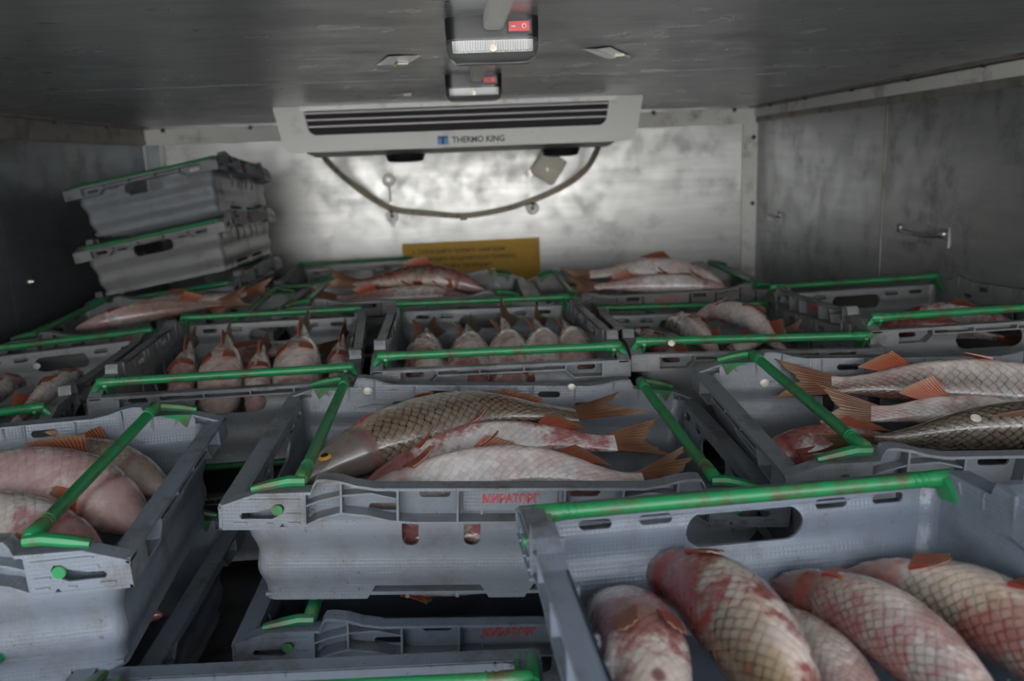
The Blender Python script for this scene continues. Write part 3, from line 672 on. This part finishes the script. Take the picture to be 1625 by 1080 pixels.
def fish(label, pts, dorsal, fat=1.0, deep=1.0, dark=.3, red=.4, gold=.2, scl=.5, brown=.3, fins='tdapv', twist=0, group=None, tail=1.0, cat='fish'):
    """pts: spine from snout to the tip of the tail, relative to the camera height; dorsal: direction of the back"""
    FID[0] += 1; rnd = random.Random(FID[0]*7+1)
    P = [Vector(V(*p)) for p in pts]; C = catmull(P, 60)
    ln = [0]
    for a, b in zip(C[:-1], C[1:]): ln.append(ln[-1]+(b-a).length)
    Lt = ln[-1]; Lb = Lt*.83
    def at(s):
        s = max(0, min(Lt*.9999, s))
        for i in range(60):
            if ln[i+1] >= s: break
        k = (s-ln[i])/(ln[i+1]-ln[i]); p = C[i].lerp(C[i+1], k)
        tg = (C[min(i+2, 60)]-C[max(i-1, 0)]).normalized(); return p, tg
    D0 = Vector(dorsal).normalized()
    def frame(t):
        p, tg = at(t*Lb); d = (D0-tg*D0.dot(tg)).normalized()
        if twist: d = Matrix.Rotation(radians(twist)*(t-.4), 3, tg) @ d
        return p, tg, d, tg.cross(d).normalized()
    org = C[30].copy()
    def hw(t):
        h_, w_ = prof(t); return h_*Lb*deep, w_*Lb*fat
    NT, NA = 46, 24; mb = MB(); rings = []; ts = []
    for i in range(NT+1):
        t = (i/NT)**1.15 if i else 0; ts.append(t)
        p, tg, d, s = frame(t); hh, ww = hw(t); ring = []
        for j in range(NA):
            a = 2*pi*j/NA; ca, sa = cos(a), sin(a)
            ex = .9
            y_ = math.copysign(abs(ca)**ex, ca)*hh; x_ = math.copysign(abs(sa)**.95, sa)*ww
            y_ += hh*.04*(1 if t > .2 else t/.2) - (hh*.10 if t < .12 else 0)*(1-t/.12 if t < .12 else 0)
            if ca < -.3 and .25 < t < .7: x_ *= 1.04
            if .197 < t < .235: x_ *= .965; y_ *= .985
            ring.append(p+d*y_+s*x_-org)
        rings.append(ring)
    mb.loft(rings, True, True)
    me = mb.mesh('fish_body', 'fish', True)
    uvl = me.uv_layers.new(name='UVMap'); n = NA
    for pl in me.polygons:
        js = [vi % n for vi in pl.vertices]; wrap = (0 in js and n-1 in js and len(js) == 4)
        for li, vi in zip(pl.loop_indices, pl.vertices):
            j = vi % n; i = vi//n
            uvl.data[li].uv = (ts[min(i, NT)], (1.0 if (wrap and j == 0) else j/n))
    e = empty('fish', org); tag(e, label, cat, group)
    bo = link('body', me, e)
    for k, v in (('dark', dark), ('red', red), ('gold', gold), ('scl', scl), ('seed', float(FID[0])*1.37)): bo[k] = float(v)
    # fins: sheet of rays (base point, tip point), thin but solid
    def fin(name, base, tip, nrm, th=.0009, rag=.10, nm=5, br=None):
        n_ = len(base); top, bt = [], []
        for i in range(n_):
            rr = 1-rag*rnd.random()*(1 if i % 2 else .3)
            col_t, col_b = [], []
            for j in range(nm):
                k = j/(nm-1)*rr if j == nm-1 else j/(nm-1)
                q = base[i].lerp(tip[i], k)+nrm[i]*(.0006*sin(i*2.4)*k + .010*k*k*wv)
                w_ = th*(1.6-1.2*k); col_t.append(q+nrm[i]*w_-org); col_b.append(q-nrm[i]*w_-org)
            top.append(col_t); bt.append(col_b)
        b = MB(); loops = [top[i]+list(reversed(bt[i])) for i in range(n_)]
        b.loft(loops, True, True); m_ = b.mesh(name, 'fin', True)
        ul = m_.uv_layers.new(name='UVMap'); r_ = 2*nm
        for pl in m_.polygons:
            for li, vi in zip(pl.loop_indices, pl.vertices):
                jj = vi % r_; jj = jj if jj < nm else r_-1-jj
                ul.data[li].uv = ((vi//r_)/max(1, n_-1), jj/(nm-1))
        o = link(name, m_, e); o['brown'] = float(brown if br is None else br); return o
    wv = rnd.uniform(-1, 1)
    if 't' in fins:
        base, tip, nr = [], [], []; n_ = 15
        p1, tg1, d1, s1 = frame(.965); pe, te = at(Lt*.995); d_ = (D0-te*D0.dot(te)).normalized()
        if twist: d_ = d1
        hh = hw(.965)[0]*.92; fl = (pe-p1).length
        for i in range(n_):
            k = i/(n_-1)*2-1
            base.append(p1+d1*hh*k); spread = .095*Lb*k*tail
            tip.append(p1+(pe-p1)*(.72+.40*abs(k)**1.3)+d_*spread); nr.append(s1)
        fin('tail_fin', base, tip, nr, .0011, .16, 5, max(brown, .80))
    if 'd' in fins:
        base, tip, nr = [], [], []
        for i in range(9):
            k = i/8; t = .41+.14*k; p, tg, d, s = frame(t); hh = hw(t)[0]*1.0
            base.append(p+d*hh); tip.append(p+d*(hh+Lb*(.078-.050*k))+tg*Lb*(.085+.02*k)); nr.append(s)
        fin('dorsal_fin', base, tip, nr)
    if 'a' in fins:
        base, tip, nr = [], [], []
        for i in range(8):
            k = i/7; t = .70+.11*k; p, tg, d, s = frame(t); hh = hw(t)[0]*.92
            base.append(p-d*hh); tip.append(p-d*(hh+Lb*(.075-.045*k))+tg*Lb*(.065+.02*k)); nr.append(s)
        fin('anal_fin', base, tip, nr, br=brown*.6)
    for key, nm, t0, low, ll, outw in (('v', 'pelvic_fin',   .46, .86, .090, .22), ('p', 'pectoral_fin', .235, .66, .105, .25)):
        if key in fins:
            for sg_ in (-1, 1):
                base, tip, nr = [], [], []
                p, tg, d, s = frame(t0); hh, ww = hw(t0)
                c0 = p-d*hh*low+s*sg_*ww*math.sqrt(max(0, 1-low*low))*.96
                outd = (-d*low+s*sg_*math.sqrt(1-low*low)).normalized(); side = tg.cross(outd).normalized()
                for i in range(8):
                    k = i/7*2-1
                    base.append(c0+side*k*.011*Lb/.33+tg*.004*k)
                    tip.append(c0+(tg*(1-.12*k*k)+outd*outw*.8)*Lb*ll+side*k*Lb*.026); nr.append((outd-tg*outw*.6).normalized())
                fin(nm, base, tip, nr, br=brown*.5)
    # eyes
    if 'e' in fins:
        for sg_ in (-1, 1):
            p, tg, d, s = frame(.075); hh, ww = hw(.075)
            c0 = p+d*hh*.22+s*sg_*ww*.93-org
            ey = MB().tube([c0, c0+s*sg_*.0016, c0+s*sg_*.0026], [.0085, .0075, .005], 14).build('eye', 'eye_ring', e, True)
            MB().tube([c0+s*sg_*.0024, c0+s*sg_*.0034, c0+s*sg_*.0038], [.005, .0042, .001], 12).build('pupil', 'eye', ey, True)
    return e
UPZ = (0, 0, 1)
GA = 'fish in the middle front crate'
fish('dark-scaled fish at the back of the middle front crate, orange-brown tail at right', [(-.210, .975, -.366), (-.135, 1.045, -.345), (-.005, 1.115, -.333), (.135, 1.115, -.343), (.205, 1.135, -.338)], (0, -.85, -.15), 1.2, 1.0, 1.15, .06, .55, 1.2, .6, 'tapve', 0, GA)
fish('pinkish fish lying between the dark-scaled and the silver fish', [(-.150, .985, -.385), (-.040, 1.045, -.362), (.070, 1.055, -.355), (.160, 1.042, -.360), (.238, 1.055, -.356)], (0, -.80, -.60), 1.0, .82, .1, .8, .1, .35, .15, 'tapv', 0, GA)
fish('silver fish nearest the front rim of the middle front crate', [(-.160, .900, -.372), (-.050, .932, -.358), (.060, .940, -.352), (.165, .920, -.365), (.252, .935, -.366)], (.1, -.85, -.5), 1.05, .84, .15, .30, .1, .7, .7, 'tapv', 0, GA)
fish('grey fish half buried beneath the pinkish and silver fish', [(-.170, .960, -.398), (-.06, .985, -.382), (.06, .99, -.385), (.18, .985, -.395), (.262, 1.000, -.385)], (0, .6, .8), .8, .7, .4, .75, .1, .6, 0, 'td', 0, GA)
fish('red fish at the bottom seen through the slots of the middle front crate', [(-.20, .935, -.420), (-.05, .922, -.412), (.08, .922, -.412), (.2, .935, -.42)], (0, 1, .2), .8, .8, .1, .8, .1, .4, .2, 't', 0, GA)
GB = 'fish in the front left crate'
fish('greenish slim fish at the back of the front left crate', [(-.362, .955, -.362), (-.47, 1.030, -.350), (-.60, 1.055, -.352), (-.76, 1.050, -.355)], (.25, .75, .6), .95, .75, .7, .15, .4, .5, .5, 'tdp', 0, GB)
fish('large pale fish in the middle of the front left crate', [(-.352, .850, -.362), (-.46, .935, -.345), (-.60, .975, -.340), (-.78, .965, -.350)], (.35, .80, .5), 1.05, .95, .3, .5, .15, .75, .5, 'tdp', 0, GB)
fish('large pale fish at the front of the front left crate', [(-.366, .778, -.372), (-.46, .838, -.358), (-.60, .868, -.352), (-.78, .85, -.36)], (.35, .80, .5), 1.05, .95, .2, .65, .1, .75, .5, 'tp', 0, GB)
GC = 'fish in the right front crate'
fish('silver fish at the back of the right front crate with orange fins', [(.830, 1.030, -.345), (.72, 1.060, -.325), (.60, 1.098, -.318), (.49, 1.125, -.322), (.415, 1.150, -.315)], (-.1, -.72, -.68), 1.25, .95, .85, .25, .2, .7, .2, 'tapv', 0, GC)
fish('dark net-scaled fish at the front of the right front crate', [(.785, .905, -.360), (.69, .928, -.338), (.58, .943, -.335), (.475, .955, -.345), (.395, .965, -.345)], (.1, -.75, .66), 1.3, 1.1, 1.2, .04, .4, 1.2, .3, 'tdpv', 0, GC)
fish('fish with pale pink tail stalk between the silver and dark fish', [(.82, 1.00, -.39), (.70, 1.01, -.355), (.59, 1.028, -.335), (.51, 1.040, -.338), (.440, 1.068, -.333)], (0, -.6, -.8), .8, .8, .3, .45, .15, .5, .25, 'tap', 0, GC)
fish('red-stained fish at the left end of the right front crate', [(.330, .995, -.395), (.40, 1.02, -.372), (.50, 1.00, -.378), (.60, .96, -.40), (.66, .94, -.41)], (0, .7, .7), .9, .85, .2, .8, .1, .5, .1, 'tdpve', 0, GC)
GD = 'big fish in the nearest crate'
fish('belly-up pale fish at the left of the nearest crate, red pectoral fins', [(.108, .700, -.425), (.108, .655, -.378), (.112, .585, -.362), (.106, .50, -.362), (.092, .40, -.375), (.08, .335, -.385)], (-.10, -.1, -1), 1.38, .84, .15, .75, .1, .3, .0, 'tv', 0, GD)
fish('biggest red-gold fish in the nearest crate with a red gill', [(.138, .722, -.395), (.158, .690, -.363), (.182, .61, -.345), (.190, .51, -.345), (.180, .39, -.36), (.17, .31, -.37)], (-.78, .1, -.50), 1.05, .80, .85, .85, .95, .6, .0, 'tp', 0, GD)
fish('small bluish fish squeezed in the middle of the nearest crate', [(.236, .690, -.415), (.240, .655, -.392), (.250, .58, -.382), (.248, .50, -.382), (.235, .40, -.39), (.225, .34, -.40)], (-.5, 0, -.85), 1.15, .75, .2, .45, .1, .5, .1, 't', 0, GD)
fish('golden fish right of the middle in the nearest crate', [(.248, .702, -.395), (.268, .665, -.372), (.298, .59, -.356), (.312, .50, -.358), (.305, .40, -.37), (.295, .33, -.38)], (-.70, .1, -.55), .95, .74, .65, .55, .8, .7, .05, 'tp', 0, GD)
fish('olive fish at the right side of the nearest crate', [(.312, .700, -.388), (.338, .665, -.368), (.378, .59, -.352), (.398, .49, -.354), (.395, .39, -.365), (.385, .32, -.375)], (-.62, .1, -.70), 1.0, .78, .75, .55, .7, .8, .0, 'tpv', 0, GD)
GE = 'fish in the second row centre crate'
for lab, xs, hz, k, tl in (('rounded brownish fish first from the left in the centre crate', (-.092, -.098), -.362, (.5, .7, .3), 0),
                          ('pink-bellied fish second from the left in the centre crate', (-.020, -.016), -.366, (.1, .75, .1), .018),
                          ('fish with its tail standing up third in the centre crate', (.052, .056), -.370, (.3, .6, .3), .085),
                          ('red-sided fish fourth in the centre crate', (.104, .122), -.376, (.2, .8, .2), .055),
                          ('pale fish at the right end of the centre crate', (.168, .180), -.362, (.3, .4, .3), .020)):
    fish(lab, [(xs[0]*.9, 1.345, -.402), (xs[0], 1.44, -.366), (xs[1], 1.56, -.346), (xs[1], 1.66, -.340), (xs[1]+.003, 1.73, -.338+tl*.25), (xs[1]+.014, 1.785, -.338+tl*.42)], (.55, .1, -.75), 1.45, .92, k[0], k[1], k[2], .5, .45, 'ta', 0, GE, 1.0 if tl > .08 else .6)
GF = 'fish in the crate left of centre'
for lab, a, b, hz, k, tl, fat in (
        ('slim pink fish at the left side of the crate left of centre', (-.495, 1.37), (-.580, 1.74), -.378, (.1, .55, .1), .075, .72),
        ('broad belly-up fish with two orange fins, crate left of centre', (-.428, 1.36), (-.500, 1.72), -.366, (.1, .25, .15), .06, 1.18),
        ('narrow belly-up fish left of the one with spread fins', (-.362, 1.34), (-.415, 1.66), -.372, (.1, .45, .1), .03, .78),
        ('belly-up fish with spread fins in the crate left of centre', (-.300, 1.33), (-.352, 1.75), -.360, (.1, .35, .1), .07, 1.1),
        ('slim orange-finned fish with raised tail near the right side', (-.238, 1.40), (-.275, 1.74), -.376, (.2, .55, .2), .09, .75)):
    A_, B_ = Vector(a), Vector(b); q = lambda s: tuple(A_.lerp(B_, s))
    fish(lab, [(*q(-.02), hz-.040), (*q(.20), hz-.004), (*q(.48), hz+.020), (*q(.72), hz+.030), (*q(.92), hz+.034+tl*.10), (*q(1.08), hz+.036+tl*.16)], (.12, 0, -1), fat*1.3, .84, k[0], k[1], k[2], .3, .35, 'tav', 0, GF, .6)
fish('red fish lying deeper behind the belly-up fish, crate left of centre', [(-.55, 1.62, -.42), (-.50, 1.72, -.385), (-.43, 1.775, -.375), (-.34, 1.79, -.375), (-.27, 1.78, -.37)], (0, .8, .5), .8, .7, .3, .7, .2, .4, .3, 'tdp', 0, GF)
fish('pale fish end in the right far corner of the crate left of centre', [(-.245, 1.46, -.41), (-.240, 1.56, -.385), (-.248, 1.66, -.383), (-.26, 1.76, -.39)], (.6, 0, .8), .8, .6, .2, .5, .1, .4, .2, 't', 0, GF)
GG = 'fish in the crate right of centre'
fish('pink fish with a red gill at the left end of the crate right of centre', [(0.320, 1.70, -0.360), (0.325, 1.62, -0.348), (0.340, 1.52, -0.353), (0.365, 1.42, -0.373), (0.380, 1.37, -0.388)], (-.7, .2, -.6), .9, .6, .2, .75, .2, .4, .2, 'tapv', 0, GG)
fish('pale rounded fish beside the red-gilled one, crate right of centre', [(0.395, 1.735, -0.358), (0.405, 1.66, -0.333), (0.415, 1.54, -0.333), (0.420, 1.43, -0.363), (0.420, 1.37, -0.383)], (-.5, .2, -.8), 1.1, .66, .2, .35, .3, .4, .3, 'tapv', 0, GG)
fish('white fish arched over its neighbours, crate right of centre', [(0.445, 1.745, -0.353), (0.490, 1.72, -0.323), (0.535, 1.63, -0.323), (0.550, 1.52, -0.353), (0.560, 1.43, -0.378)], (-.4, -.3, -.85), 1.1, .66, .15, .35, .15, .5, .5, 'tapv', 0, GG)
fish('red-tailed fish at the right of the crate right of centre', [(0.460, 1.58, -0.388), (0.520, 1.60, -0.363), (0.590, 1.615, -0.350), (0.630, 1.60, -0.333)], (0, .7, .7), .8, .9, .2, .85, .1, .4, 0, 'tda', 0, GG)
GH = 'fish in the right wall crate'
fish('red-streaked fish at the left of the right wall crate', [(.74, 1.60, -.36), (.80, 1.56, -.338), (.88, 1.50, -.338), (.95, 1.45, -.35), (.98, 1.42, -.36)], (0, -.6, .6), .9, .75, .2, .85, .1, .4, .0, 'tdp', 0, GH)
fish('red and pale fish at the right of the right wall crate', [(.84, 1.68, -.355), (.89, 1.63, -.33), (.95, 1.56, -.328), (.99, 1.48, -.34), (1.0, 1.40, -.36)], (-.3, -.3, .8), .9, .75, .2, .85, .1, .4, .0, 'tdp', 0, GH)
GI = 'fish in the left wall crate'
fish('pink fish with a blood-red end at the left of the left wall crate', [(-.875, 1.64, -.39), (-.868, 1.57, -.368), (-.850, 1.46, -.37), (-.84, 1.36, -.39), (-.83, 1.30, -.40)], (.3, 0, -.95), 1.1, .62, .1, .8, .1, .4, .1, 'tapv', 0, GI)
fish('pink fish leaning on the right side of the left wall crate', [(-.765, 1.64, -.385), (-.760, 1.59, -.366), (-.755, 1.47, -.37), (-.755, 1.36, -.39), (-.75, 1.30, -.40)], (.5, 0, -.85), 1.0, .62, .1, .7, .1, .4, .1, 'tapv', 0, GI)
GJ = 'fish in the back left crate'
fish('orange-finned fish in front, back left crate, tail to the right', [(-.935, 2.010, -0.351), (-.84, 2.035, -0.328), (-.74, 2.075, -0.321), (-.65, 2.115, -0.321), (-.565, 2.145, -0.311)], (.1, -.6, -.75), .85, .66, .5, .4, .5, .7, .15, 'tapv', 0, GJ)
fish('brownish fish lying behind, back left crate, raised tail fin', [(-.90, 2.095, -0.351), (-.80, 2.125, -0.328), (-.70, 2.155, -0.321), (-.60, 2.170, -0.311), (-.51, 2.175, -0.288)], (0, .7, .7), .9, .75, .6, .55, .5, .7, .3, 'tdap', 0, GJ)
GK = 'fish in the back centre crate'
fish('dark brown scaled fish in the back centre crate, tail to the left', [(.025, 2.13, -.318), (-.07, 2.165, -.292), (-.18, 2.19, -.287), (-.30, 2.20, -.296), (-.385, 2.21, -.284)], (.1, .62, .75), .95, .80, 1.1, .45, .5, .8, .1, 'tdapv', 0, GK)
fish('reddish fish low at the front of the back centre crate', [(.0, 2.06, -.335), (-.10, 2.075, -.318), (-.21, 2.08, -.316), (-.32, 2.085, -.318), (-.41, 2.09, -.312)], (0, -.75, -.65), .85, .65, .6, .5, .4, .6, .0, 'tapv', 0, GK)
GL = 'fish in the back right crate'
fish('white orange-finned fish at the back of the back right crate', [(.625, 2.11, -.330), (.53, 2.15, -.300), (.42, 2.19, -.292), (.31, 2.20, -.300), (.225, 2.20, -.303)], (0, .6, .8), .95, .82, .05, .22, .2, .15, .2, 'tdapv', 0, GL)
fish('white blood-spotted fish at the front of the back right crate', [(.63, 2.06, -.338), (.53, 2.075, -.318), (.42, 2.09, -.314), (.31, 2.105, -.318), (.225, 2.11, -.318)], (0, -.6, -.8), .85, .65, .1, .5, .15, .2, .6, 'tapv', 0, GL)
fish('pink fish glimpsed through the hand hole of the middle stacked crate', [(-.90, 2.42, -.245), (-.84, 2.40, -.225), (-.76, 2.40, -.21), (-.69, 2.42, -.205)], (0, .5, .8), .9, .8, .1, .6, .1, .4, .2, 'tdp')
GQ = 'fish in the lower crate under the front left crate'
fish('dark red fish farther back in the gap under the front left crate', [(-.39, 1.0, -.495), (-.48, 1.01, -.485), (-.60, 1.01, -.485), (-.72, 1.0, -.49)], (0, .7, .7), .9, .8, .2, .8, .1, .5, .1, 'tdp', 0, GQ)
fish('dark red fish nearer in the gap under the front left crate', [(-.375, .915, -.495), (-.47, .92, -.485), (-.60, .92, -.485), (-.72, .91, -.49)], (0, .7, .7), .9, .8, .2, .8, .1, .5, .1, 'tdp', 0, GQ)
fish('pink fish seen in the slit between the stacked middle crates', [(-.18, 1.0, -.505), (-.05, .98, -.495), (.08, .98, -.495), (.20, 1.0, -.50)], (0, .7, .7), .9, .8, .2, .6, .1, .5, .1, 'tdp')

# ------------------------------------------------------------------ loose fish scales stuck to crates
sc_me = MB()
sc_me.loft([[(r*cos(a*pi/6), r*.85*sin(a*pi/6), z) for a in range(12)] for r, z in ((.0052, 0), (.0060, .0006), (.0052, .0013), (.002, .0016))], True, True)
sc_mesh = sc_me.mesh('loose_scale', 'scale', True)
def loose(label, p, n, s=1.0, rz=0):
    o = link('fish_scale', sc_mesh); o.location = V(*p); q = Vector(n).normalized().to_track_quat('Z', 'Y'); o.rotation_euler = (q.to_matrix() @ Matrix.Rotation(rz, 3, 'Z')).to_euler()
    o.scale = (s, s, s); tag(o, label, 'fish scale', 'loose fish scales')
LSP = 'translucent round fish scale stuck '
loose(LSP+'on the back side of the front middle crate, left', (-.164, 1.213, -.3213), (0, -1, .15), 1.25)
loose(LSP+'on the back side of the front middle crate, right', (.1336, 1.216, -.3305), (0, -1, .15), 1.0)
loose(LSP+'inside the right front crate near its green bar', (.4058, 1.171, -.3263), (0, -1, .15), 1.2)
loose(LSP+'on the near green bar of the crate right of centre', (.305, 1.3145, -.294), (0, -1, .3), 1.0)
loose(LSP+'inside the left wall crate under its hand hole', (-.9107, 1.766, -.381), (0, -1, .1), 1.3)
loose(LSP+'on the dark net-scaled fish in the right front crate', (.565, .918, -.310), (0, -.7, .8), 1.1)
